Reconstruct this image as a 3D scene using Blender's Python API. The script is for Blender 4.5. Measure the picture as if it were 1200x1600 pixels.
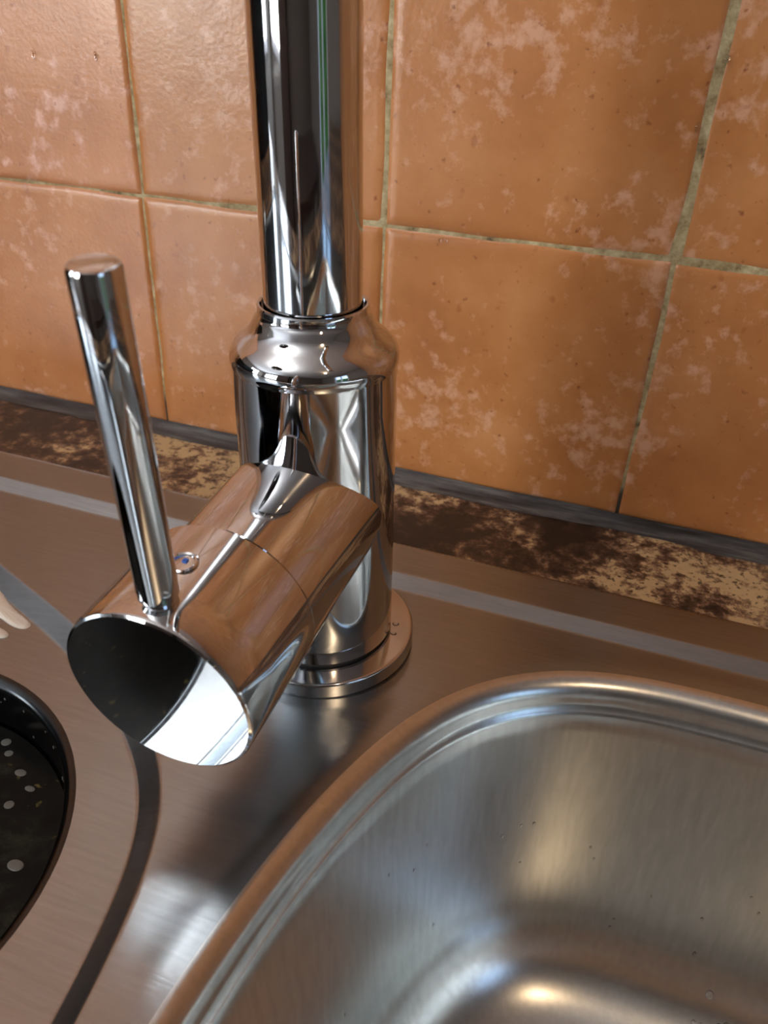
import bpy, bmesh, math, random
import numpy as np
from mathutils import Vector, Matrix, noise
from mathutils.geometry import delaunay_2d_cdt

random.seed(7)
scene = bpy.context.scene
for o in list(bpy.data.objects):
    bpy.data.objects.remove(o)

# ------------------------------------------------------------------ camera
cam_data = bpy.data.cameras.new('camera')
cam = bpy.data.objects.new('camera', cam_data)
scene.collection.objects.link(cam)
cam.location = (0.19747, -0.28399, 0.16596)
cam.rotation_euler = (1.01121, -0.04106, 0.33999)
cam_data.sensor_fit = 'VERTICAL'
cam_data.sensor_height = 36.0
cam_data.sensor_width = 27.0
cam_data.lens = 1268.86 / 1600 * 36.0
cam_data.clip_start = 0.005
cam_data.clip_end = 60
cam_data.dof.use_dof = True
cam_data.dof.focus_distance = 0.225
cam_data.dof.aperture_fstop = 24.0
scene.camera = cam

# ------------------------------------------------------------------ light and exposure
scene.view_settings.view_transform = 'Standard'
scene.view_settings.look = 'None'
scene.view_settings.gamma = 1.0
scene.view_settings.use_curve_mapping = False
scene.view_settings.exposure = 0.40

world = bpy.data.worlds.new('world')
scene.world = world
world.use_nodes = True
wn = world.node_tree
wn.nodes.clear()
w_out = wn.nodes.new('ShaderNodeOutputWorld')
w_bg = wn.nodes.new('ShaderNodeBackground')
w_sky = wn.nodes.new('ShaderNodeTexSky')
w_sky.sky_type = 'NISHITA'
w_sky.sun_disc = False
w_sky.sun_elevation = math.radians(38)
w_sky.sun_rotation = math.radians(200)
w_bg.inputs['Strength'].default_value = 0.6
wn.links.new(w_sky.outputs[0], w_bg.inputs[0])
wn.links.new(w_bg.outputs[0], w_out.inputs[0])


def area(name, loc, target, sx, sy, power, col):
    l = bpy.data.lights.new(name, 'AREA')
    l.shape = 'RECTANGLE'
    l.size, l.size_y = sx, sy
    l.energy = power
    l.color = col
    o = bpy.data.objects.new(name, l)
    scene.collection.objects.link(o)
    o.location = loc
    o.rotation_euler = (Vector(target) - Vector(loc)).to_track_quat('-Z', 'Y').to_euler()
    return o


# daylight falling in through the two windows of the room, the warm ceiling spot, and an uplight added to brighten the ceiling
FRONT_Y, LX, RX, FZ, CZ = -3.0, -2.9, 1.9, -0.90, 1.45
FILL_XY = (-0.62, -0.98)
# windows: wall, centre along the wall, centre height, width, height
WINDOWS = [('front', -1.90, 0.50, 1.30, 1.20), ('left', -1.75, 0.50, 0.95, 1.20), ('right', -1.25, 0.10, 0.80, 1.80)]
area('daylight_window_1', (-1.90, FRONT_Y + 0.03, 0.50), (-1.90, 0, 0.50), 1.2, 1.1, 36, (0.88, 0.94, 1.0))
area('daylight_window_2', (LX + 0.03, -1.75, 0.50), (0, -1.75, 0.50), 0.85, 1.1, 20, (0.90, 0.95, 1.0))
area('added_ceiling_fill', (FILL_XY[0], FILL_XY[1], 1.13), (FILL_XY[0], FILL_XY[1], 2), 0.30, 0.30, 17, (1.0, 0.99, 0.96))  # made-up uplight, added only to brighten the ceiling
area('halogen_light', (0.95, -1.15, 1.40), (0.2, -0.2, 0.0), 0.05, 0.05, 2.2, (1.0, 0.68, 0.40))


# ------------------------------------------------------------------ helpers
def link(o, parent=None):
    scene.collection.objects.link(o)
    if parent is not None:
        o.parent = parent
    return o


def tag(o, label=None, cat=None, group=None, kind=None):
    if label: o['label'] = label
    if cat: o['category'] = cat
    if group: o['group'] = group
    if kind: o['kind'] = kind
    return o


def empty(name, loc=(0, 0, 0)):
    o = bpy.data.objects.new(name, None)
    o.empty_display_size = 0.02
    o.location = loc
    return link(o)


def finish(name, bm, mat, parent=None, smooth=True, angle=34, world_matrix=None, mats=None):
    """bmesh -> one linked mesh object; bmesh coordinates are world coordinates"""
    me = bpy.data.meshes.new(name)
    bmesh.ops.recalc_face_normals(bm, faces=bm.faces)
    if smooth:
        lim = math.radians(angle)
        for f in bm.faces: f.smooth = True
        for e in bm.edges:
            if len(e.link_faces) == 2 and e.calc_face_angle(0) > lim: e.smooth = False
    bm.to_mesh(me)
    bm.free()
    for m in (mats or [mat]): me.materials.append(m)
    o = bpy.data.objects.new(name, me)
    link(o, parent)
    if parent is not None:
        o.matrix_parent_inverse = Matrix.Translation(parent.location).inverted()
    return o


def frame(origin, axis, hint=(1, 0, 0)):
    z = Vector(axis).normalized()
    x = (Vector(hint) - z * Vector(hint).dot(z)).normalized()
    y = z.cross(x)
    m = Matrix((x, y, z)).transposed().to_4x4()
    m.translation = Vector(origin)
    return m


def lathe(bm, M, prof, seg=128, cap0=True, cap1=True):
    """revolve (r, z) profile about the local z axis of M"""
    rings = []
    for r, z in prof:
        rings.append([bm.verts.new(M @ Vector((r * math.cos(2 * math.pi * k / seg), r * math.sin(2 * math.pi * k / seg), z))) for k in range(seg)])
    for a, b in zip(rings, rings[1:]):
        for k in range(seg):
            bm.faces.new((a[k], a[(k + 1) % seg], b[(k + 1) % seg], b[k]))
    if cap0: bm.faces.new(rings[0][::-1])
    if cap1: bm.faces.new(rings[-1])


def box(bm, x0, x1, y0, y1, z0, z1, bev=0.0):
    r = bmesh.ops.create_cube(bm, size=1)
    vs = r['verts']
    for v in vs:
        v.co = Vector(((x0 + x1) / 2 + v.co.x * (x1 - x0), (y0 + y1) / 2 + v.co.y * (y1 - y0), (z0 + z1) / 2 + v.co.z * (z1 - z0)))
    if bev > 0:
        es = {e for v in vs for e in v.link_edges}
        bmesh.ops.bevel(bm, geom=list(es), offset=bev, segments=2, affect='EDGES')


def arc(cx, cz, r, a0, a1, n):
    return [(cx + r * math.cos(math.radians(a0 + (a1 - a0) * i / n)), cz + r * math.sin(math.radians(a0 + (a1 - a0) * i / n))) for i in range(n + 1)]


def catmull(pts, n, closed=True):
    P = [np.array(q, float) for q in pts]
    out = []
    m = len(P)
    rng = range(m) if closed else range(m - 1)
    for i in rng:
        g = lambda j: P[j % m] if closed else P[min(max(j, 0), m - 1)]
        p0, p1, p2, p3 = g(i - 1), g(i), g(i + 1), g(i + 2)
        t0 = 0.0
        t1 = t0 + np.linalg.norm(p1 - p0) ** 0.5 + 1e-9
        t2 = t1 + np.linalg.norm(p2 - p1) ** 0.5
        t3 = t2 + np.linalg.norm(p3 - p2) ** 0.5 + 1e-9
        for k in range(n):
            t = t1 + (t2 - t1) * k / n
            A1 = (t1 - t) / (t1 - t0) * p0 + (t - t0) / (t1 - t0) * p1
            A2 = (t2 - t) / (t2 - t1) * p1 + (t - t1) / (t2 - t1) * p2
            A3 = (t3 - t) / (t3 - t2) * p2 + (t - t2) / (t3 - t2) * p3
            B1 = (t2 - t) / (t2 - t0) * A1 + (t - t0) / (t2 - t0) * A2
            B2 = (t3 - t) / (t3 - t1) * A2 + (t - t1) / (t3 - t1) * A3
            out.append((t2 - t) / (t2 - t1) * B1 + (t - t1) / (t2 - t1) * B2)
    if not closed: out.append(P[-1])
    return np.array(out)


def resample(poly, step, closed=True, smooth=0):
    P = np.vstack([poly, poly[:1]]) if closed else poly
    d = np.r_[0, np.cumsum(np.linalg.norm(np.diff(P, axis=0), axis=1))]
    n = max(8, int(round(d[-1] / step)))
    s = np.linspace(0, d[-1], n + 1)
    Q = np.stack([np.interp(s, d, P[:, 0]), np.interp(s, d, P[:, 1])], 1)
    if closed: Q = Q[:-1]
    for _ in range(smooth):
        if closed: Q = (np.roll(Q, 1, 0) + 2 * Q + np.roll(Q, -1, 0)) / 4
        else: Q[1:-1] = (Q[:-2] + 2 * Q[1:-1] + Q[2:]) / 4
    return Q


# ------------------------------------------------------------------ materials
def new_mat(name):
    m = bpy.data.materials.new(name)
    m.use_nodes = True
    nt = m.node_tree
    b = nt.nodes['Principled BSDF']
    return m, nt, b


def nd(nt, typ, **kw):
    n = nt.nodes.new(typ)
    for k, v in kw.items():
        if k in n.inputs: n.inputs[k].default_value = v
        else: setattr(n, k, v)
    return n


def ramp(nt, src, stops, interp='LINEAR'):
    r = nt.nodes.new('ShaderNodeValToRGB')
    r.color_ramp.interpolation = interp
    el = r.color_ramp.elements
    while len(el) > 1: el.remove(el[-1])
    el[0].position = stops[0][0]
    el[0].color = (*stops[0][1], 1)
    for pos, c in stops[1:]:
        e = el.new(pos)
        e.color = (*c, 1)
    nt.links.new(src, r.inputs[0])
    return r.outputs[0]


def mixc(nt, fac, a, b, mode='MIX'):
    m = nt.nodes.new('ShaderNodeMix')
    m.data_type = 'RGBA'
    m.blend_type = mode
    for sock, val in ((m.inputs[0], fac), (m.inputs[6], a), (m.inputs[7], b)):
        if hasattr(val, 'links') or hasattr(val, 'is_linked'): nt.links.new(val, sock)
        elif isinstance(val, (int, float)): sock.default_value = val
        else: sock.default_value = (*val, 1)
    return m.outputs[2]


def plain(name, col, rough=0.6, metal=0.0, spec=0.5):
    m, nt, b = new_mat(name)
    tc = nd(nt, 'ShaderNodeTexCoord')
    n = nd(nt, 'ShaderNodeTexNoise', Scale=30.0, Detail=4.0)
    nt.links.new(tc.outputs['Object'], n.inputs['Vector'])
    c = ramp(nt, n.outputs[0], [(0.3, tuple(x * 0.92 for x in col)), (0.7, tuple(min(1, x * 1.06) for x in col))])
    nt.links.new(c, b.inputs['Base Color'])
    b.inputs['Roughness'].default_value = rough
    b.inputs['Metallic'].default_value = metal
    b.inputs['Specular IOR Level'].default_value = spec
    return m


def chrome_mat(name='chrome', rough=0.035, col=(0.62, 0.63, 0.645), scratch=0.0):
    m, nt, b = new_mat(name)
    b.inputs['Base Color'].default_value = (*col, 1)
    b.inputs['Metallic'].default_value = 1.0
    tc = nd(nt, 'ShaderNodeTexCoord')
    n = nd(nt, 'ShaderNodeTexNoise', Scale=220.0, Detail=3.0)
    nt.links.new(tc.outputs['Object'], n.inputs['Vector'])
    mr = nd(nt, 'ShaderNodeMapRange')
    mr.inputs[1].default_value = 0.45
    mr.inputs[2].default_value = 0.8
    mr.inputs[3].default_value = rough
    mr.inputs[4].default_value = rough + 0.06
    nt.links.new(n.outputs[0], mr.inputs[0])
    nt.links.new(mr.outputs[0], b.inputs['Roughness'])
    return m


def steel_mat(name='brushed_steel', col=(0.345, 0.375, 0.395), rough=0.24, bump=0.06, scale=(60, 900, 60)):
    m, nt, b = new_mat(name)
    b.inputs['Metallic'].default_value = 1.0
    tc = nd(nt, 'ShaderNodeTexCoord')
    mp = nd(nt, 'ShaderNodeMapping')
    mp.inputs['Scale'].default_value = scale
    nt.links.new(tc.outputs['Object'], mp.inputs[0])
    n1 = nd(nt, 'ShaderNodeTexNoise', Scale=1.0, Detail=5.0, Roughness=0.65)
    nt.links.new(mp.outputs[0], n1.inputs['Vector'])
    n2 = nd(nt, 'ShaderNodeTexNoise', Scale=150.0, Detail=3.0, Roughness=0.5)
    nt.links.new(tc.outputs['Object'], n2.inputs['Vector'])
    c = ramp(nt, n1.outputs[0], [(0.30, tuple(x * 0.90 for x in col)), (0.72, tuple(x * 1.08 for x in col))])
    nt.links.new(c, b.inputs['Base Color'])
    b.inputs['Roughness'].default_value = rough
    add = nd(nt, 'ShaderNodeMath', operation='ADD')
    nt.links.new(n1.outputs[0], add.inputs[0])
    nt.links.new(n2.outputs[0], add.inputs[1])
    bp = nd(nt, 'ShaderNodeBump', Strength=bump, Distance=0.0004)
    nt.links.new(add.outputs[0], bp.inputs['Height'])
    nt.links.new(bp.outputs[0], b.inputs['Normal'])
    return m


def tile_mat():
    m, nt, b = new_mat('terracotta_glaze')
    tc = nd(nt, 'ShaderNodeTexCoord')
    at = nd(nt, 'ShaderNodeAttribute', attribute_name='tile_tone')
    P = tc.outputs['Object']
    big = nd(nt, 'ShaderNodeTexNoise', Scale=22.0, Detail=5.0, Roughness=0.6)
    nt.links.new(P, big.inputs['Vector'])
    base = ramp(nt, big.outputs[0], [(0.28, (0.36, 0.128, 0.038)), (0.5, (0.46, 0.180, 0.056)), (0.72, (0.55, 0.240, 0.092))])
    # pinkish frosted blotches
    bl = nd(nt, 'ShaderNodeTexNoise', Scale=135.0, Detail=5.0, Roughness=0.62)
    nt.links.new(P, bl.inputs['Vector'])
    bl2 = nd(nt, 'ShaderNodeTexNoise', Scale=17.0, Detail=2.0)
    nt.links.new(P, bl2.inputs['Vector'])
    ad = nd(nt, 'ShaderNodeMath', operation='MULTIPLY_ADD')
    nt.links.new(bl2.outputs[0], ad.inputs[0])
    ad.inputs[1].default_value = 0.55
    nt.links.new(bl.outputs[0], ad.inputs[2])
    mask = ramp(nt, ad.outputs[0], [(0.83, (0, 0, 0)), (0.97, (0.62, 0.62, 0.62))])
    c1 = mixc(nt, mask, base, (0.70, 0.40, 0.27))
    # dark pits and rusty spots
    pit = nd(nt, 'ShaderNodeTexNoise', Scale=330.0, Detail=3.0)
    nt.links.new(P, pit.inputs['Vector'])
    pm = ramp(nt, pit.outputs[0], [(0.26, (0.75, 0.75, 0.75)), (0.355, (0, 0, 0))])
    c2 = mixc(nt, pm, c1, (0.22, 0.06, 0.02))
    sp = nd(nt, 'ShaderNodeTexNoise', Scale=120.0, Detail=2.0)
    nt.links.new(P, sp.inputs['Vector'])
    sm = ramp(nt, sp.outputs[0], [(0.26, (0.55, 0.55, 0.55)), (0.33, (0, 0, 0))])
    c3 = mixc(nt, sm, c2, (0.30, 0.085, 0.025))
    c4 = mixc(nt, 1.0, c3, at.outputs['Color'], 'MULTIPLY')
    nt.links.new(c4, b.inputs['Base Color'])
    b.inputs['Roughness'].default_value = 0.30
    b.inputs['Specular IOR Level'].default_value = 0.5
    fine = nd(nt, 'ShaderNodeTexNoise', Scale=620.0, Detail=3.0)
    nt.links.new(P, fine.inputs['Vector'])
    mid = nd(nt, 'ShaderNodeTexNoise', Scale=70.0, Detail=3.0)
    nt.links.new(P, mid.inputs['Vector'])
    a2 = nd(nt, 'ShaderNodeMath', operation='MULTIPLY_ADD')
    nt.links.new(mid.outputs[0], a2.inputs[0])
    a2.inputs[1].default_value = 1.6
    nt.links.new(fine.outputs[0], a2.inputs[2])
    bp = nd(nt, 'ShaderNodeBump', Strength=0.16, Distance=0.0006)
    nt.links.new(a2.outputs[0], bp.inputs['Height'])
    nt.links.new(bp.outputs[0], b.inputs['Normal'])
    return m


def grout_mat():
    m, nt, b = new_mat('grout')
    tc = nd(nt, 'ShaderNodeTexCoord')
    P = tc.outputs['Object']
    n = nd(nt, 'ShaderNodeTexNoise', Scale=140.0, Detail=5.0, Roughness=0.7)
    nt.links.new(P, n.inputs['Vector'])
    c = ramp(nt, n.outputs[0], [(0.30, (0.07, 0.045, 0.02)), (0.42, (0.28, 0.20, 0.09)), (0.66, (0.52, 0.43, 0.25))])
    # mould near the worktop
    sx = nd(nt, 'ShaderNodeSeparateXYZ')
    nt.links.new(P, sx.inputs[0])
    ad = nd(nt, 'ShaderNodeMath', operation='MULTIPLY_ADD')
    nt.links.new(n.outputs[0], ad.inputs[0])
    ad.inputs[1].default_value = 0.010
    nt.links.new(sx.outputs['Z'], ad.inputs[2])
    mk = ramp(nt, ad.outputs[0], [(0.016, (0.95, 0.95, 0.95)), (0.022, (0, 0, 0))])
    c2 = mixc(nt, mk, c, (0.018, 0.012, 0.008))
    nt.links.new(c2, b.inputs['Base Color'])
    b.inputs['Roughness'].default_value = 0.8
    bp = nd(nt, 'ShaderNodeBump', Strength=0.6, Distance=0.0006)
    nt.links.new(n.outputs[0], bp.inputs['Height'])
    nt.links.new(bp.outputs[0], b.inputs['Normal'])
    return m


def caulk_mat():
    m, nt, b = new_mat('silicone')
    tc = nd(nt, 'ShaderNodeTexCoord')
    P = tc.outputs['Object']
    mp = nd(nt, 'ShaderNodeMapping')
    mp.inputs['Scale'].default_value = (14, 120, 120)
    nt.links.new(P, mp.inputs[0])
    n = nd(nt, 'ShaderNodeTexNoise', Scale=1.6, Detail=5.0, Roughness=0.7)
    nt.links.new(mp.outputs[0], n.inputs['Vector'])
    c = ramp(nt, n.outputs[0], [(0.34, (0.012, 0.013, 0.014)), (0.5, (0.05, 0.055, 0.06)), (0.72, (0.17, 0.175, 0.17))])
    nt.links.new(c, b.inputs['Base Color'])
    b.inputs['Roughness'].default_value = 0.42
    return m


def laminate_mat():
    m, nt, b = new_mat('granite_laminate')
    tc = nd(nt, 'ShaderNodeTexCoord')
    P = tc.outputs['Object']
    n1 = nd(nt, 'ShaderNodeTexNoise', Scale=26.0, Detail=2.0)
    n2 = nd(nt, 'ShaderNodeTexNoise', Scale=170.0, Detail=6.0, Roughness=0.68)
    n3 = nd(nt, 'ShaderNodeTexNoise', Scale=420.0, Detail=3.0)
    for n in (n1, n2, n3): nt.links.new(P, n.inputs['Vector'])
    a = nd(nt, 'ShaderNodeMath', operation='MULTIPLY_ADD')
    nt.links.new(n1.outputs[0], a.inputs[0])
    a.inputs[1].default_value = 0.9
    nt.links.new(n2.outputs[0], a.inputs[2])
    c = ramp(nt, a.outputs[0], [(0.80, (0.020, 0.012, 0.008)), (0.92, (0.075, 0.038, 0.022)), (1.0, (0.20, 0.12, 0.07)),
                                (1.0, (0.20, 0.12, 0.07))])
    sx = nd(nt, 'ShaderNodeSeparateXYZ')
    nt.links.new(P, sx.inputs[0])
    ph = nd(nt, 'ShaderNodeMath', operation='MULTIPLY_ADD')
    nt.links.new(sx.outputs['X'], ph.inputs[0])
    ph.inputs[1].default_value = 28.5
    ph.inputs[2].default_value = -0.85
    cs = nd(nt, 'ShaderNodeMath', operation='COSINE')
    nt.links.new(ph.outputs[0], cs.inputs[0])
    a3 = nd(nt, 'ShaderNodeMath', operation='MULTIPLY_ADD')
    nt.links.new(cs.outputs[0], a3.inputs[0])
    a3.inputs[1].default_value = 0.07
    nt.links.new(a.outputs[0], a3.inputs[2])
    a2 = nd(nt, 'ShaderNodeMath', operation='MULTIPLY')
    nt.links.new(a3.outputs[0], a2.inputs[0])
    a2.inputs[1].default_value = 0.69
    c = ramp(nt, a2.outputs[0], [(0.56, (0.018, 0.011, 0.008)), (0.64, (0.070, 0.036, 0.022)), (0.70, (0.20, 0.12, 0.07)),
                                 (0.76, (0.48, 0.34, 0.18))])
    sp = ramp(nt, n3.outputs[0], [(0.34, (0.8, 0.8, 0.8)), (0.42, (0, 0, 0))])
    c2 = mixc(nt, sp, c, (0.03, 0.018, 0.012))
    nt.links.new(c2, b.inputs['Base Color'])
    b.inputs['Roughness'].default_value = 0.38
    return m


def water_mat(name='water', col=(1, 1, 1)):
    m, nt, b = new_mat(name)
    b.inputs['Base Color'].default_value = (*col, 1)
    b.inputs['Transmission Weight'].default_value = 1.0
    b.inputs['Roughness'].default_value = 0.02
    b.inputs['IOR'].default_value = 1.33
    return m


def grime_mat():
    """dark scummy film over the small bowl, its own blotches and specks"""
    m, nt, b = new_mat('murky_water')
    tc = nd(nt, 'ShaderNodeTexCoord')
    P = tc.outputs['Object']
    n = nd(nt, 'ShaderNodeTexNoise', Scale=60.0, Detail=6.0, Roughness=0.7)
    nt.links.new(P, n.inputs['Vector'])
    c = ramp(nt, n.outputs[0], [(0.35, (0.004, 0.004, 0.004)), (0.55, (0.009, 0.009, 0.008)), (0.72, (0.03, 0.03, 0.022))])
    n2 = nd(nt, 'ShaderNodeTexNoise', Scale=260.0, Detail=2.0)
    nt.links.new(P, n2.inputs['Vector'])
    mk = ramp(nt, n2.outputs[0], [(0.68, (0, 0, 0)), (0.76, (0.8, 0.8, 0.8))])
    c2 = mixc(nt, mk, c, (0.16, 0.13, 0.045))
    nt.links.new(c2, b.inputs['Base Color'])
    b.inputs['Roughness'].default_value = 0.12
    b.inputs['Specular IOR Level'].default_value = 0.06
    return m


M_chrome = chrome_mat()
M_steelbase = chrome_mat('satin_chrome', 0.11, (0.56, 0.56, 0.57))
M_gap = plain('dark_gap', (0.012, 0.012, 0.013), 0.5)
M_steel = steel_mat()
M_bowl = steel_mat('bowl_steel', (0.64, 0.66, 0.65), 0.27, 0.05, (500, 500, 60))
M_dark = steel_mat('dark_steel', (0.06, 0.063, 0.066), 0.2, 0.03, (200, 200, 200))  # small bowl steel, much darker than the deck steel
M_tile = tile_mat()
M_grout = grout_mat()
M_caulk = caulk_mat()
M_lam = laminate_mat()
M_water = water_mat()
M_murk = grime_mat()
M_bubble = plain('bubble_film', (0.10, 0.105, 0.095), 0.3)
M_foam = plain('foam', (0.62, 0.55, 0.46), 0.55)
M_blue = plain('blue_enamel', (0.02, 0.12, 0.5), 0.3)
M_white = plain('white_paint', (0.80, 0.80, 0.82), 0.7)
M_wallp = plain('room_paint', (0.22, 0.20, 0.18), 0.8)
M_floor = plain('floor_tiles', (0.10, 0.07, 0.05), 0.5)
M_cab = plain('dark_cabinet', (0.05, 0.032, 0.025), 0.45)
M_frame = plain('window_paint', (0.75, 0.76, 0.8), 0.4)
M_leaf = plain('hedge_leaf', (0.06, 0.20, 0.03), 0.6)
M_black = plain('dark_box_black', (0.015, 0.015, 0.017), 0.25)

# ------------------------------------------------------------------ the room


def structure(name, bm, mat, smooth=False):
    o = finish(name, bm, mat, None, smooth=smooth)
    o['kind'] = 'structure'
    return o


b = bmesh.new(); box(b, LX, RX, FRONT_Y, 0.1, FZ - 0.05, FZ); structure('floor', b, M_floor)
b = bmesh.new(); box(b, LX, RX, FRONT_Y - 0.1, 0.1, CZ, CZ + 0.05); structure('ceiling', b, M_white)


def wall_with_window(name, side, a0, a1):
    """a wall as one mesh, its opening left free; side gives the plane it stands in"""
    def put(bm_, u0, u1, z0, z1, t0=0.0, t1=0.1):
        if u1 - u0 < 1e-4 or z1 - z0 < 1e-4: return
        if side == 'front': box(bm_, u0, u1, FRONT_Y - t1, FRONT_Y - t0, z0, z1)
        elif side == 'left': box(bm_, LX - t1, LX - t0, u0, u1, z0, z1)
        else: box(bm_, RX + t0, RX + t1, u0, u1, z0, z1)
    bm_ = bmesh.new()
    at_ = a0
    for n_, (sd, c, cz, w, h) in enumerate(WINDOWS):
        if sd != side: continue
        put(bm_, at_, c - w / 2, FZ, CZ)
        put(bm_, c - w / 2, c + w / 2, FZ, cz - h / 2)
        put(bm_, c - w / 2, c + w / 2, cz + h / 2, CZ)
        at_ = c + w / 2
        bw = bmesh.new()
        x0, x1, z0, z1 = c - w / 2, c + w / 2, cz - h / 2, cz + h / 2
        for q in ((x0, x0 + .05, z0, z1), (x1 - .05, x1, z0, z1), (x0 + .05, x1 - .05, z0, z0 + .05), (x0 + .05, x1 - .05, z1 - .05, z1), (c - .025, c + .025, z0 + .05, z1 - .05)):
            put(bw, *q, t0=-0.045, t1=0.06)
        structure('window_%d' % (n_ + 1), bw, M_frame)
    put(bm_, at_, a1, FZ, CZ)
    structure(name, bm_, M_wallp)


wall_with_window('wall_front', 'front', LX, RX)
wall_with_window('wall_left', 'left', FRONT_Y - 0.1, 0.1)
wall_with_window('wall_right', 'right', FRONT_Y - 0.1, 0.1)

# ------------------------------------------------------------------ tiled wall: grout bed with hand-made tiles proud of it
bm = bmesh.new()
tone = bm.verts.layers.float_color.new('tile_tone')
PITCH, Z0, G = 0.1, 0.0985, 0.0005
tint = {(-1, 0): (1.02, 1.0, 1.0), (0, 0): (0.98, 0.98, 0.95), (1, 0): (0.98, 0.98, 0.95), (2, 0): (0.95, 0.95, 0.95), (-1, 1): (1.10, 1.12, 1.35), (0, 1): (0.98, 0.98, 1.0), (1, 1): (0.98, 0.99, 1.0)}  # upper left tile pinker: window sheen put into its tint


def add_tile(i, j, x0, x1, z0, z1, n):
    rnd = random.Random(i * 131 + j * 17 + 5)
    tx, tz = rnd.uniform(-.004, .004), rnd.uniform(-.004, .004)
    push = rnd.uniform(-0.0002, 0.0003)
    cx, cz = (x0 + x1) / 2, (z0 + z1) / 2
    hx, hz = (x1 - x0) / 2, (z1 - z0) / 2
    k = rnd.uniform(0.9, 1.06)
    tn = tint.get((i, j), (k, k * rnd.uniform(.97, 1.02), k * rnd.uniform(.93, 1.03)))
    # parameter along the side, denser at the rounded edge
    u = [-1, -0.985, -0.955, -0.91] + [-0.85 + 1.7 * q / n for q in range(n + 1)] + [0.91, 0.955, 0.985, 1]
    rows = []
    for v in u:
        row = []
        for w in u:
            ed = min((1 - abs(w)) * hx, (1 - abs(v)) * hz)
            drop = 0.0009 * (1 - min(1, ed / 0.0018)) ** 2.0
            X, Z = cx + w * hx, cz + v * hz
            wob = 0.0005
            X += wob * noise.noise(Vector((X * 25, Z * 45, i * 3.1))) * abs(w) ** 4
            Z += wob * noise.noise(Vector((X * 45, Z * 25, j * 3.1 + 9))) * abs(v) ** 4
            Y = 0.0 + drop - push + tx * (X - cx) + tz * (Z - cz) - 0.00035 * noise.noise(Vector((X * 18, Z * 18, i + j * 2.3)))
            vert = bm.verts.new((X, Y, Z))
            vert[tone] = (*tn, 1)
            row.append(vert)
        rows.append(row)
    for r0, r1 in zip(rows, rows[1:]):
        for q in range(len(u) - 1):
            bm.faces.new((r0[q], r0[q + 1], r1[q + 1], r1[q]))


for i in range(-29, 19):
    for j in range(0, 15):
        near = -3 < i < 5 and j < 4
        z0 = 0.0012 if j == 0 else Z0 + (j - 1) * PITCH + G / 2
        z1 = min(Z0 + j * PITCH - G / 2, CZ)
        if z1 - z0 < 0.01: continue
        add_tile(i, j, i * PITCH + G / 2, (i + 1) * PITCH - G / 2, z0, z1, 16 if near else 2)
for f in bm.faces: f.material_index = 0
nt0 = len(bm.faces)
box(bm, LX, RX, 0.0006, 0.03, -0.9, CZ)
bm.faces.ensure_lookup_table()
for f in list(bm.faces)[nt0:]: f.material_index = 1
o = finish('wall_back', bm, None, None, smooth=True, angle=60, mats=[M_tile, M_grout])
o['kind'] = 'structure'

# ------------------------------------------------------------------ worktop, silicone joint and the base unit under it
WT = empty('kitchen_worktop', (0.2, -0.3, 0.0))
tag(WT, 'brown speckled granite pattern laminate worktop strip between steel sink and tiled wall', 'worktop')
SX0, SX1, SY0, SY1 = -0.42, 0.62, -0.50, -0.0525      # cut-out for the sink
b = bmesh.new()
box(b, -1.6, 1.6, SY1 - 0.006, -0.0005, -0.038, 0.0)
box(b, -1.6, 1.6, -0.60, SY0 + 0.006, -0.038, 0.0)
box(b, -1.6, SX0 + 0.006, SY0 + 0.006, SY1 - 0.006, -0.038, 0.0)
box(b, SX1 - 0.006, 1.6, SY0 + 0.006, SY1 - 0.006, -0.038, 0.0)
finish('worktop_board', b, M_lam, WT, smooth=False)

b = bmesh.new()
n = 700
prev = None
for k in range(n + 1):
    x = -1.6 + 3.2 * k / n
    w = 0.0105 + 0.0028 * noise.noise(Vector((x * 22, 0, 3))) + 0.0012 * noise.noise(Vector((x * 70, 4, 3)))
    h = 0.0019 + 0.0005 * noise.noise(Vector((x * 30, 7, 1)))
    sec = []
    for q in range(8):
        t = q / 7
        y = -w * (1 - t)
        z = 0.0002 + h * (t ** 1.5) * (0.55 + 0.45 * t)
        sec.append(b.verts.new((x, y, z)))
    if prev:
        for q in range(7): b.faces.new((prev[q], sec[q], sec[q + 1], prev[q + 1]))
    prev = sec
tag(finish('silicone_sealant', b, M_caulk), 'grimy grey silicone bead sealing the worktop against the terracotta tiles', 'sealant')

CB = empty('base_cabinet', (0.2, -0.3, -0.9))
tag(CB, 'dark wooden base cabinet carrying the worktop and sink', 'cabinet')
b = bmesh.new()
box(b, -1.6, 1.6, -0.58, -0.56, -0.80, -0.04)
box(b, -1.6, -1.58, -0.56, -0.01, -0.9, -0.04)
box(b, 1.58, 1.6, -0.56, -0.01, -0.9, -0.04)
box(b, -1.6, 1.6, -0.52, -0.50, -0.9, -0.80)
finish('cabinet_body', b, M_cab, CB, smooth=False)

# ------------------------------------------------------------------ the sink
SINK = empty('kitchen_sink', (0.2, -0.27, 0.0))
tag(SINK, 'brushed stainless steel inset sink with large and small bowl', 'sink')

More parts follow.
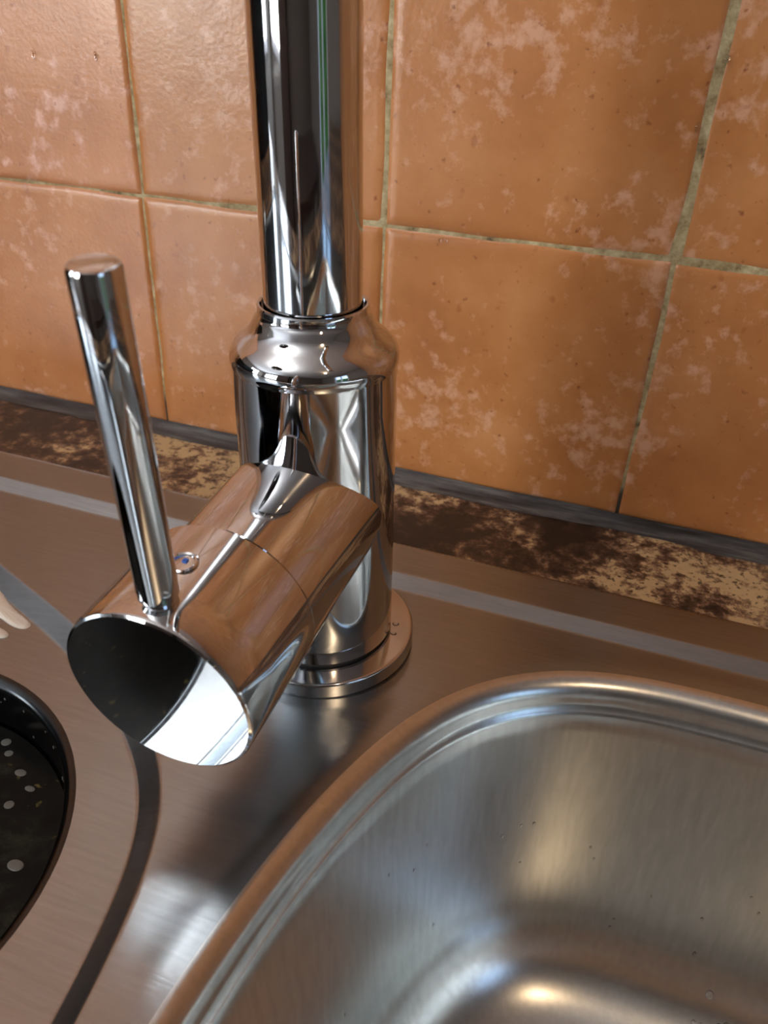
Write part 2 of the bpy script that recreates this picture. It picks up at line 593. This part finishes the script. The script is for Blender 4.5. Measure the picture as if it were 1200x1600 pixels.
# outline where the big bowl's rolled edge starts (metres)
BIG = catmull([(.1335, -.300), (.1338, -.250), (.1352, -.2222), (.1395, -.1860), (.1465, -.1560), (.1570, -.1285), (.1710, -.1090), (.1910, -.0950), (.2160, -.0882), (.2520, -.0874),
               (.330, -.0872), (.400, -.0875), (.450, -.0920), (.490, -.1120), (.512, -.1500), (.520, -.210), (.521, -.300), (.515, -.370), (.490, -.415), (.450, -.435), (.380, -.440),
               (.280, -.440), (.210, -.436), (.165, -.415), (.142, -.370)], 12)
BIG = resample(BIG, 0.0022, True, 60)
SC, SR = np.array((.0350, -.2150)), 0.0620
SMALL = np.array([SC + SR * np.array((math.cos(t), math.sin(t))) for t in np.linspace(0, 2 * math.pi, 170, endpoint=False)])
# foot of the step round the small bowl's lowered land
LAND = catmull([(-.400, -.090), (-.250, -.090), (-.120, -.0915), (-.060, -.0985), (-.020, -.1110), (.016, -.1245), (.0510, -.1385), (.0770, -.1530), (.0985, -.1710), (.1080, -.1870),
                (.1130, -.2060), (.1165, -.2300), (.1190, -.2700), (.1200, -.3300), (.1150, -.4000), (.0900, -.4450), (.040, -.4600), (-.150, -.4650), (-.400, -.4650)], 12, True)
LAND = resample(LAND, 0.002, True, 40)


def normals2d(P):
    t = np.roll(P, -1, 0) - np.roll(P, 1, 0)
    t /= np.linalg.norm(t, axis=1)[:, None]
    area2 = np.sum(P[:, 0] * np.roll(P[:, 1], -1) - np.roll(P[:, 0], -1) * P[:, 1])
    s = 1 if area2 > 0 else -1
    return s * np.stack([t[:, 1], -t[:, 0]], 1)          # outward


def inset(P, d):
    return P - normals2d(P) * d


def sdist(Q, P):
    """signed distance of points Q to the closed polygon P, negative inside"""
    A, B = P, np.roll(P, -1, 0)
    out = np.empty(len(Q))
    AB = B - A
    L2 = (AB ** 2).sum(1)
    for s in range(0, len(Q), 2000):
        q = Q[s:s + 2000][:, None, :]
        t = np.clip(((q - A) * AB).sum(2) / L2, 0, 1)
        d = np.sqrt((((A + t[..., None] * AB) - q) ** 2).sum(2)).min(1)
        y0, y1 = A[:, 1], B[:, 1]
        cond = (y0 > q[..., 1]) != (y1 > q[..., 1])
        with np.errstate(divide='ignore', invalid='ignore'):
            xi = A[:, 0] + (q[..., 1] - y0) / (y1 - y0) * (B[:, 0] - A[:, 0])
        ins = (cond & (q[..., 0] < xi)).sum(1) % 2 == 1
        out[s:s + 2000] = np.where(ins, -d, d)
    return out


def sstep(t):
    t = np.clip(t, 0, 1)
    return t * t * t * (t * (6 * t - 15) + 10)


RIM_H, LAND_D = 0.0029, 0.0046


def lin(t, r=0.22):
    """ramp 0..1 with straight middle and softly rounded ends"""
    def s(x): return r / 4 * np.logaddexp(0, 4 * x / r)
    return (s(t) - s(t - 1))


def deck_z(Q):
    x, y = Q[:, 0], Q[:, 1]
    rim = RIM_H * lin((y + 0.0762) / 0.0058, 0.1)
    rim += RIM_H * lin((-0.478 - y) / 0.006) + RIM_H * lin((-0.398 - x) / 0.006) + RIM_H * lin((x - 0.598) / 0.006)
    # turned-down outer edge
    ed = np.minimum.reduce([SY1 - y, y - SY0, x - SX0, SX1 - x])
    rim -= 0.0036 * np.clip(1 - ed / 0.0016, 0, 1) ** 2
    dl = sdist(Q, LAND)
    land = -LAND_D * (1 - lin(dl / 0.0062, 0.12))
    db = sdist(Q, BIG)
    bead = 0.0003 * np.exp(-((db - 0.004) / 0.0045) ** 2)
    # the strip between the two bowls is pressed very slightly hollow towards the front
    return rim + land + bead


pts, edges = [], []


def add_loop(P):
    s = len(pts)
    pts.extend([tuple(q) for q in P])
    edges.extend([(s + k, s + (k + 1) % len(P)) for k in range(len(P))])


def densify(c, step):
    out = []
    for a, bq in zip(c, c[1:] + c[:1]):
        a, bq = np.array(a), np.array(bq)
        m = max(1, int(round(np.linalg.norm(bq - a) / step)))
        out += [a + (bq - a) * k / m for k in range(m)]
    return np.array(out)


add_loop(densify([(SX0, SY0), (SX1, SY0), (SX1, SY1), (SX0, SY1)], 0.004))
add_loop(BIG)
add_loop(SMALL)
grid = []
hx = 0.0018
y = SY0 + 0.0008
row = 0
ylist = []
while y < SY1 - 0.0005:
    ylist.append(y)
    y += 0.0018 if y > -0.30 else 0.006
ylist += [SY1 - 0.0004, SY1 - 0.0009, SY1 - 0.0014]
for r_, y in enumerate(ylist):
    fine = y > -0.30
    x = SX0 + 0.001 + (0.0009 if r_ % 2 else 0)
    while x < SX1 - 0.0008:
        grid.append((x, y))
        x += 0.0018 if (fine and -0.07 < x < 0.29) else 0.006
grid = np.array(grid)
keep = (sdist(grid, BIG) > 0.0009) & (np.linalg.norm(grid - SC, axis=1) > SR + 0.0009)
grid = grid[keep]
# rows of points that follow the step round the lowered land and the step behind the taps
ring = []
LANDF = resample(LAND, 0.0012, True, 0)
for d in np.arange(-0.0012, 0.0076, 0.0006):
    Q = LANDF + normals2d(LANDF) * d
    ring.append(Q[(Q[:, 0] > SX0 + .004) & (Q[:, 1] < -0.079) & (Q[:, 1] > -0.46)])
for y in np.arange(-0.0774, -0.0690, 0.0006):
    ring.append(np.array([(x, y) for x in np.arange(SX0 + .004, SX1 - .004, 0.004)]))
ring = np.vstack(ring)
ring = ring[(sdist(ring, BIG) > 0.0009) & (np.linalg.norm(ring - SC, axis=1) > SR + 0.0009)]
dl_ = sdist(grid, LAND)
grid = grid[((dl_ < -0.0018) | (dl_ > 0.0082)) & ((grid[:, 1] < -0.0782) | (grid[:, 1] > -0.0682))]
grid = np.vstack([grid, ring])
pts.extend([tuple(q) for q in grid])
vo, eo, fo, *_ = delaunay_2d_cdt([Vector(q) for q in pts], edges, [], 0, 1e-7)
V2 = np.array([tuple(v) for v in vo])
cent = np.array([V2[list(f)].mean(0) for f in fo])
kf = (sdist(cent, BIG) > 0) & (np.linalg.norm(cent - SC, axis=1) > SR * 0.9995)
Z = deck_z(V2)
me = bpy.data.meshes.new('sink_deck')
me.from_pydata([(a, c, z) for (a, c), z in zip(V2, Z)], [], [tuple(f) for f, k_ in zip(fo, kf) if k_])
me.polygons.foreach_set('use_smooth', [True] * len(me.polygons))
e_ = 2e-5
gx = (deck_z(V2 + (e_, 0)) - deck_z(V2 - (e_, 0))) / (2 * e_)
gy = (deck_z(V2 + (0, e_)) - deck_z(V2 - (0, e_))) / (2 * e_)
N = np.stack([-gx, -gy, np.ones(len(gx))], 1)
N /= np.linalg.norm(N, axis=1)[:, None]
me.normals_split_custom_set_from_vertices([tuple(q) for q in N])
me.materials.append(M_steel)
deck = bpy.data.objects.new('sink_deck', me)
link(deck, SINK)
deck.matrix_parent_inverse = Matrix.Translation(SINK.location).inverted()


def loft(name, P, prof, mat, floor_fn=None):
    """rings of outline P inset by d at height z; last ring closed by shrinking to its centre"""
    bmx = bmesh.new()
    Nn = normals2d(P)
    z0 = deck_z(P)
    c = P.mean(0)
    rings = []
    for d, z, blend in prof:
        Q = P - Nn * d
        rings.append([bmx.verts.new((q[0], q[1], zz * blend + z)) for q, zz in zip(Q, z0)])
    last = P - Nn * prof[-1][0]
    zl = prof[-1][1]
    for f in (0.93, 0.85, 0.7, 0.5, 0.3, 0.12):
        Q = c + (last - c) * f
        rings.append([bmx.verts.new((q[0], q[1], zl - 0.0035 * (1 - f))) for q in Q])
    m = len(P)
    for a, bq in zip(rings, rings[1:]):
        for k in range(m):
            bmx.faces.new((a[k], a[(k + 1) % m], bq[(k + 1) % m], bq[k]))
    bmx.faces.new(rings[-1])
    return bmx


prof = []
R1x, R1z = 0.0062, 0.0070
for k in range(13):                       # rolled edge
    t = math.radians(90 * k / 12 * 0.93)
    prof.append((R1x * math.sin(t), -R1z * (1 - math.cos(t)), 1.0 - k / 12))
d0, z0_ = prof[-1][0], prof[-1][1]
prof += [(d0 + 0.0004, z0_ - 0.0016, 0), (d0 + 0.0014, z0_ - 0.0026, 0), (d0 + 0.0022, z0_ - 0.0040, 0)]   # pressed crease
d1, z1_ = prof[-1][0], prof[-1][1]
DEPTH, FR = 0.128, 0.034
for k in range(1, 15):                    # wall
    t = k / 14
    prof.append((d1 + 0.006 * t, z1_ + (-(DEPTH - FR) - z1_) * t, 0))
d2 = prof[-1][0]
for k in range(1, 15):                    # fillet
    t = math.radians(90 * k / 14)
    prof.append((d2 + FR * (1 - math.cos(t)), -(DEPTH - FR) - FR * math.sin(t), 0))
b = loft('large_bowl', BIG, prof, M_bowl)
finish('large_bowl', b, M_bowl, SINK, smooth=True, angle=50)

prof = []
for k in range(9):
    t = math.radians(90 * k / 8)
    prof.append((0.0034 * math.sin(t), -0.0030 * (1 - math.cos(t)) - LAND_D * (k / 8), 1.0 - k / 8))
for k in range(1, 9): prof.append((0.0034 + 0.002 * k / 8, -0.0068 - 0.075 * k / 8, 0))
for k in range(1, 9):
    t = math.radians(90 * k / 8)
    prof.append((0.0054 + 0.014 * (1 - math.cos(t)), -0.0818 - 0.014 * math.sin(t), 0))
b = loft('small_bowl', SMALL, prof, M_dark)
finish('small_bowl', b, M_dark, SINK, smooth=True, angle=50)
# standing water in the small bowl, drain in the large bowl
b = bmesh.new()
Mw = Matrix.Translation((SC[0], SC[1], 0))
lathe(b, Mw, [(0.0580, -0.040), (0.0582, -0.0225), (0.0576, -0.0218), (0.050, -0.0220)], 96)
tag(finish('dirty_water', b, M_murk), 'dark murky liquid with floating specks standing in the round small bowl', 'water')

# ------------------------------------------------------------------ the tap
FA = Vector((0.12195, -0.10625, 0.0))
ax = Vector((-0.02255, -0.01059, 1.0)).normalized()
TAP = empty('kitchen_tap', FA)
tag(TAP, 'polished chrome single lever kitchen mixer tap standing between the two bowls', 'tap')
MF = frame(FA, ax)
mm = 0.001
b = bmesh.new()
lathe(b, MF, [(20 * mm, 0.0), (26.9 * mm, 0.0), (27.46 * mm, 0.4 * mm), (27.46 * mm, 4.3 * mm)] + [(q[0] * mm, q[1] * mm) for q in arc(26.66, 4.3, 0.8, 0, 90, 6)] + [(20 * mm, 5.1 * mm)], 160)
finish('base_plate', b, M_steelbase, TAP)
b = bmesh.new()
lathe(b, MF, [(19.9 * mm, 5.0 * mm), (19.9 * mm, 6.1 * mm)], 96)
finish('base_seal', b, M_gap, TAP)
pf = [(18, 6.0), (20.3, 6.0), (20.77, 6.5), (20.77, 20), (20.77, 40), (20.77, 60), (20.77, 80), (20.77, 89.4), (20.85, 89.8), (21.02, 90.3), (21.12, 91.2), (21.12, 92.1), (20.95, 93.0), (20.5, 94.0),
      (19.7, 95.1), (18.7, 96.1), (17.6, 97.0), (16.6, 97.9), (15.75, 98.9), (15.1, 100.0), (14.6, 101.1), (14.15, 101.8), (13.75, 102.4), (13.62, 103.0), (13.62, 104.2), (13.4, 104.6), (12.9, 104.6), (12.7, 104.3), (12.6, 101.5)]
b = bmesh.new()
lathe(b, MF, [(r * mm, z * mm) for r, z in pf], 192)
# side arm of the casting
RA, HA = 0.02025, 0.05137
azR, elR = -1.59638, -0.10428
dR = Vector((math.cos(azR) * math.cos(elR), math.sin(azR) * math.cos(elR), math.sin(elR)))
AO = FA + ax * HA
E_ = Vector((0.11961, -0.18601, 0.04674))
azF, elF = -1.59315, -0.09905
nF = Vector((math.cos(azF) * math.cos(elF), math.sin(azF) * math.cos(elF), math.sin(elF)))
RF, SEAM = 0.02144, 0.0300
LR = (E_ - AO).length - SEAM
MR = frame(AO, dR)
lathe(b, MR, [(RA, 0.0), (RA, 0.01), (RA, LR - 0.0028), (RA - 0.0006, LR - 0.0022), (RA - 0.0014, LR - 0.0022)], 192, cap0=False)
finish('tap_body', b, M_chrome, TAP, angle=28)
b = bmesh.new()
lathe(b, MR, [(RA - 0.0012, LR - 0.004), (RA - 0.0012, LR + 0.0008)], 96)
finish('cartridge_ring', b, M_gap, TAP)
# handle cap
MFc = frame(E_ - nF * SEAM, nF)
b = bmesh.new()
lathe(b, MFc, [(RF - 0.003, 0.0), (RF - 0.0012, 0.0), (RF - 0.0004, 0.0005), (RF, 0.0012), (RF, 0.012), (RF, 0.020), (RF, SEAM - 0.0009), (RF - 0.00025, SEAM - 0.0003), (RF - 0.0008, SEAM), (RF - 0.0015, SEAM)], 192)
CAP = finish('handle_cap', b, M_chrome, TAP, angle=28)
# lever
S = Vector((0.11976, -0.17955, 0.04738))
dL = Vector((0.03271, -0.11632, 0.99267)).normalized()
RL, LL = 0.0040, 0.08729
ML = frame(S, dL)
b = bmesh.new()
lathe(b, ML, [(RL * .8, 0.0190), (RL * .8, 0.0222), (RL, 0.0232), (RL, 0.04), (RL, 0.06), (RL, LL - 0.0009), (RL - 0.0003, LL - 0.0003), (RL - 0.0009, LL)], 96)
finish('lever', b, M_chrome, TAP, angle=28)
# screw cover with the blue and red mark, on the cap behind the lever
dotP = Vector((0.12163, -0.17161, 0.06965)) + Vector((-0.0022, 0.0, 0.0))
rad = (dotP - E_); rad -= nF * rad.dot(nF); rad.normalize()
dotP = E_ + nF * (dotP - E_).dot(nF) + rad * RF
MD = frame(dotP - rad * 0.0006, rad, nF)
b = bmesh.new()
lathe(b, MD, [(0.0031, 0.0), (0.0031, 0.0009), (0.0028, 0.0011), (0.0024, 0.0009), (0.0022, 0.0004)], 48)
IND = finish('screw_cover', b, M_chrome, TAP, angle=40)
b = bmesh.new()
box(b, -0.0012, -0.0002, -0.0005, 0.0005, 0.0003, 0.0009)
bmesh.ops.transform(b, matrix=MD, verts=b.verts)
mk = finish('cold_mark', b, M_blue, None, smooth=False)
mk.parent = IND
mk['label'] = 'small blue mark'
# swan-neck spout
b = bmesh.new()
hx_ = Vector((0.75, -0.66, 0)).normalized()
path = [FA + ax * z for z in (0.098, 0.12, 0.16, 0.20, 0.24, 0.275)]
top = path[-1]
Rs = 0.075
for k in range(1, 25):
    t = math.radians(180 * k / 24)
    path.append(top + ax * (Rs * math.sin(t)) + hx_ * (Rs * (1 - math.cos(t))))
path.append(path[-1] - ax * 0.02)
rp = 0.01195
rings = []
seg = 128
px = None
for k, q in enumerate(path):
    tdir = (path[min(k + 1, len(path) - 1)] - path[max(k - 1, 0)]).normalized()
    side = (ax.cross(hx_)).normalized()
    up = side.cross(tdir).normalized()
    rings.append([b.verts.new(q + (side * math.cos(2 * math.pi * s / seg) + up * math.sin(2 * math.pi * s / seg)) * rp) for s in range(seg)])
for a_, c_ in zip(rings, rings[1:]):
    for s in range(seg): b.faces.new((a_[s], a_[(s + 1) % seg], c_[(s + 1) % seg], c_[s]))
b.faces.new(rings[0][::-1]); b.faces.new(rings[-1])
finish('spout', b, M_chrome, TAP, angle=40)

# ------------------------------------------------------------------ small wet things
def droplet(name, loc, normal, r, mat, flat=0.5, stretch=1.0, label=None, group=None, cat='water droplet', kindname=None):
    bmx = bmesh.new()
    bmesh.ops.create_uvsphere(bmx, u_segments=14, v_segments=10, radius=1.0)
    for v in bmx.verts:
        if v.co.z < -0.25: v.co.z = -0.25
    Mx = frame(loc, normal, (0, 0, 1) if abs(normal[2]) < 0.9 else (1, 0, 0))
    for v in bmx.verts:
        v.co = Vector((v.co.x * r * stretch, v.co.y * r, v.co.z * r * flat))
    me = bpy.data.meshes.new(name)
    for f in bmx.faces: f.smooth = True
    bmx.to_mesh(me); bmx.free()
    me.materials.append(mat)
    ob = bpy.data.objects.new(name, me)
    ob.matrix_world = Mx
    link(ob)
    tag(ob, label, cat, group)
    return ob


wall_n = (0, -1, 0)
droplet('water_droplet', (0.2017, -0.0004, 0.1565), wall_n, 0.0011, M_water, .7, 1, 'round clear water droplet on the upright grout joint high on the right')
droplet('water_droplet', (0.1981, -0.0004, 0.1382), wall_n, 0.0009, M_water, .7, 1.6, 'clear droplet beside the right upright grout joint, below the round one')
for x, z, w_ in ((0.1232, 0.0964, 'right'), (0.1211, 0.0962, 'left')):
    droplet('water_droplet', (x, -0.0004, z), wall_n, 0.0007, M_water, .7, 1.2, 'tiny clear droplet under the level grout joint beside the spout, %s one of the pair' % w_, 'droplets under the grout joint')
for x, z, w_ in ((-0.0132, 0.1454, 'nearer the upright joint'), (-0.0408, 0.1445, 'nearer the edge of the photo')):
    droplet('water_droplet', (x, -0.0006, z), wall_n, 0.0007, M_water, .6, 2.2, 'short runny droplet on the upper left tile, ' + w_, 'droplets on the upper left tile')
droplet('water_droplet', (0.1430, -0.0995, 0.0052), (0, 0, 1), 0.0012, M_water, .8, 1, 'clear droplet on the tap base plate, furthest from the camera')
droplet('water_droplet', (0.1438, -0.1040, 0.0052), (0, 0, 1), 0.0010, M_water, .8, 1.2, 'clear droplet on the tap base plate, close to the tap body')
droplet('water_droplet', (0.1446, -0.1074, 0.0052), (0, 0, 1), 0.0005, M_water, .7, 1.8, 'smallest clear droplet on the tap base plate')

rnd = random.Random(3)
bub = [(.0275, -.1600), (.0564, -.1695), (.0609, -.1793), (.0625, -.1730), (.0486, -.1651), (.0750, -.1934), (.036, -.1640), (.0450, -.1620)]
BW = ['rearmost, by the back wall of the bowl', 'in the middle of the close group of three', 'frontmost of the close group of three', 'rightmost of the close group of three', 'left of the close group',
      'alone near the front right rim', 'second from the back wall, left', 'second from the back wall, right']
for (x, y), w_ in zip(bub, BW):
    droplet('soap_bubble', (x, y, -0.0219), (0, 0, 1), rnd.uniform(0.0009, 0.0016), M_bubble, .12, rnd.uniform(1.0, 1.9), 'pale soap bubble on the dark liquid, ' + w_, 'soap bubbles in the small bowl', 'soap bubble')
for k in range(26):
    t = rnd.uniform(0.2, 1.9); zz = rnd.uniform(-0.019, -0.008)
    rr = SR - 0.0037
    droplet('water_speck', (SC[0] + rr * math.cos(t), SC[1] + rr * math.sin(t), zz), (-math.cos(t), -math.sin(t), 0.05), rnd.uniform(0.0002, 0.0004), M_bubble, .5, 1.3,
            'tiny pale splash speck on the inner wall of the small bowl', 'splash specks in the small bowl', 'splash speck')

# soap foam lying on the lowered land, left edge of the photo
def blob(name, pts_, z, h, label):
    P = resample(catmull(pts_, 10), 0.0009, True, 6)
    bmx = bmesh.new()
    c = P.mean(0)
    rings = []
    for f in (1.0, 0.97, 0.9, 0.8, 0.6, 0.3):
        rings.append([bmx.verts.new((*(c + (q - c) * f), z + h * math.sqrt(max(0, 1 - f ** 4)) + (0.0002 * noise.noise(Vector((q[0] * 900 * f, q[1] * 900 * f, 2))) if f < 1 else 0))) for q in P])
    m = len(P)
    for a, bq in zip(rings, rings[1:]):
        for k in range(m): bmx.faces.new((a[k], a[(k + 1) % m], bq[(k + 1) % m], bq[k]))
    bmx.faces.new(rings[-1])
    tag(finish(name, bmx, M_foam), label, 'soap foam')


blob('soap_foam', [(-.002, -.118), (.010, -.1205), (.020, -.1262), (.0285, -.1300), (.0335, -.1318), (.0330, -.1345), (.0270, -.1345), (.0205, -.1325), (.012, -.1345), (.004, -.133)], -LAND_D, 0.0012,
     'larger cream soap foam smear at the left edge of the sink')
blob('soap_foam', [(.020, -.1372), (.0275, -.1372), (.0310, -.1388), (.0290, -.1408), (.0225, -.1405), (.018, -.1395)], -LAND_D, 0.0010, 'smaller cream soap foam blob below the larger smear')

# drops lying on the bowl floor at the foot of the back wall, and dried drops on its walls
from mathutils.bvhtree import BVHTree
bowl_me = bpy.data.objects['large_bowl'].data
tree = BVHTree.FromPolygons([v.co.copy() for v in bowl_me.vertices], [tuple(p_.vertices) for p_ in bowl_me.polygons])
for k in range(16):
    x, y = 0.270 + rnd.gauss(0, 0.007), -0.116 + rnd.gauss(0, 0.004)
    hit, nn, _, _ = tree.ray_cast(Vector((x, y, 0.05)), Vector((0, 0, -1)))
    if hit is None or hit.z > -0.06: continue
    if nn.z < 0: nn = -nn
    droplet('water_droplet', hit, nn, rnd.uniform(0.0006, 0.0014), M_water, .7, rnd.uniform(1, 1.6),
            'clear water droplet in the cluster at the foot of the large bowl back wall', 'water droplets on the large bowl floor')
centre = Vector((0.30, -0.26, 0))
for k in range(34):
    t = math.radians(rnd.uniform(95, 182)); zz = rnd.uniform(-0.105, -0.028)
    hit, nn, _, _ = tree.ray_cast(centre + Vector((0, 0, zz)), Vector((math.cos(t), math.sin(t), 0)))
    if hit is None: continue
    if nn.dot(centre - hit) < 0: nn = -nn
    droplet('dried_droplet', hit, nn, rnd.uniform(0.0003, 0.0006), M_water, .5, rnd.uniform(1.2, 2.4),
            'tiny drop mark on the wall of the large steel bowl', 'drop marks on the large bowl wall', 'drop mark')

# ------------------------------------------------------------------ furniture of the room and added light helpers, seen only in the chrome
def furn(name, boxes, mat, loc, label, cat):
    bmx = bmesh.new()
    for q in boxes: box(bmx, *q)
    o_ = finish(name, bmx, mat, None, smooth=False)
    tag(o_, label, cat)


furn('tall_cupboard', [(-1.05, -0.35, FRONT_Y + .01, FRONT_Y + .6, FZ, 1.15)], M_cab, None, 'dark wooden cupboard against the far wall, mirrored in the spout', 'cupboard')
furn('added_dark_box', [(-1.15, -0.65, -0.52, -0.03, 0.0, 0.26)], M_black, None, 'black box added on the worktop left of the sink to darken reflections, mirrored in the tap', 'added dark box')  # unseen black box, added so the steel and tap reflect something dark
furn('dining_table', [(0.2, 1.5, -2.3, -1.5, -0.20, -0.16), (0.25, 0.31, -2.25, -2.19, FZ, -0.20), (1.39, 1.45, -2.25, -2.19, FZ, -0.20), (0.25, 0.31, -1.61, -1.55, FZ, -0.20), (1.39, 1.45, -1.61, -1.55, FZ, -0.20)], M_cab, None, 'dark dining table in the room behind, mirrored in the chrome', 'table')
b = bmesh.new()
lathe(b, Matrix.Translation((FILL_XY[0], FILL_XY[1], 0)), [(0.02, 1.055), (0.10, 1.06), (0.17, 1.09), (0.20, 1.14), (0.205, 1.14), (0.175, 1.085), (0.10, 1.053), (0.02, 1.048)], 48, cap0=False, cap1=False)
lathe(b, Matrix.Translation((FILL_XY[0] + 0.2, FILL_XY[1], 0)), [(0.003, 1.13), (0.003, CZ)], 12)
lathe(b, Matrix.Translation((FILL_XY[0] - 0.2, FILL_XY[1], 0)), [(0.003, 1.13), (0.003, CZ)], 12)
tag(finish('added_fill_bowl', b, M_cab), 'dark bowl added to hide the made-up light that brightens the ceiling, mirrored in the tap', 'lamp')  # opaque bowl added beneath the ceiling fill light to hide it

# hedge outside the right window
HG = empty('garden_hedge', (3.2, -1.6, FZ))
tag(HG, 'green garden hedge outside the right window, mirrored in the spout', 'hedge')
b = bmesh.new()
rnd = random.Random(11)
for k in range(2600):
    c = Vector((3.2 + rnd.gauss(0, .16), rnd.uniform(-3.2, 0.4), rnd.uniform(FZ, 0.75)))
    d = Vector((rnd.gauss(0, 1), rnd.gauss(0, 1), rnd.gauss(0, 1))).normalized()
    e = d.orthogonal().normalized(); f = d.cross(e)
    r = rnd.uniform(.04, .08)
    b.faces.new([b.verts.new(c + e * r), b.verts.new(c + f * r * .5), b.verts.new(c - e * r), b.verts.new(c - f * r * .5 + d * .01)])
finish('leaves', b, M_leaf, HG, smooth=False)['kind'] = 'stuff'
b = bmesh.new()
box(b, 3.18, 3.22, -3.2, 0.4, FZ, 0.6)
finish('twigs', b, M_leaf, HG, smooth=False)
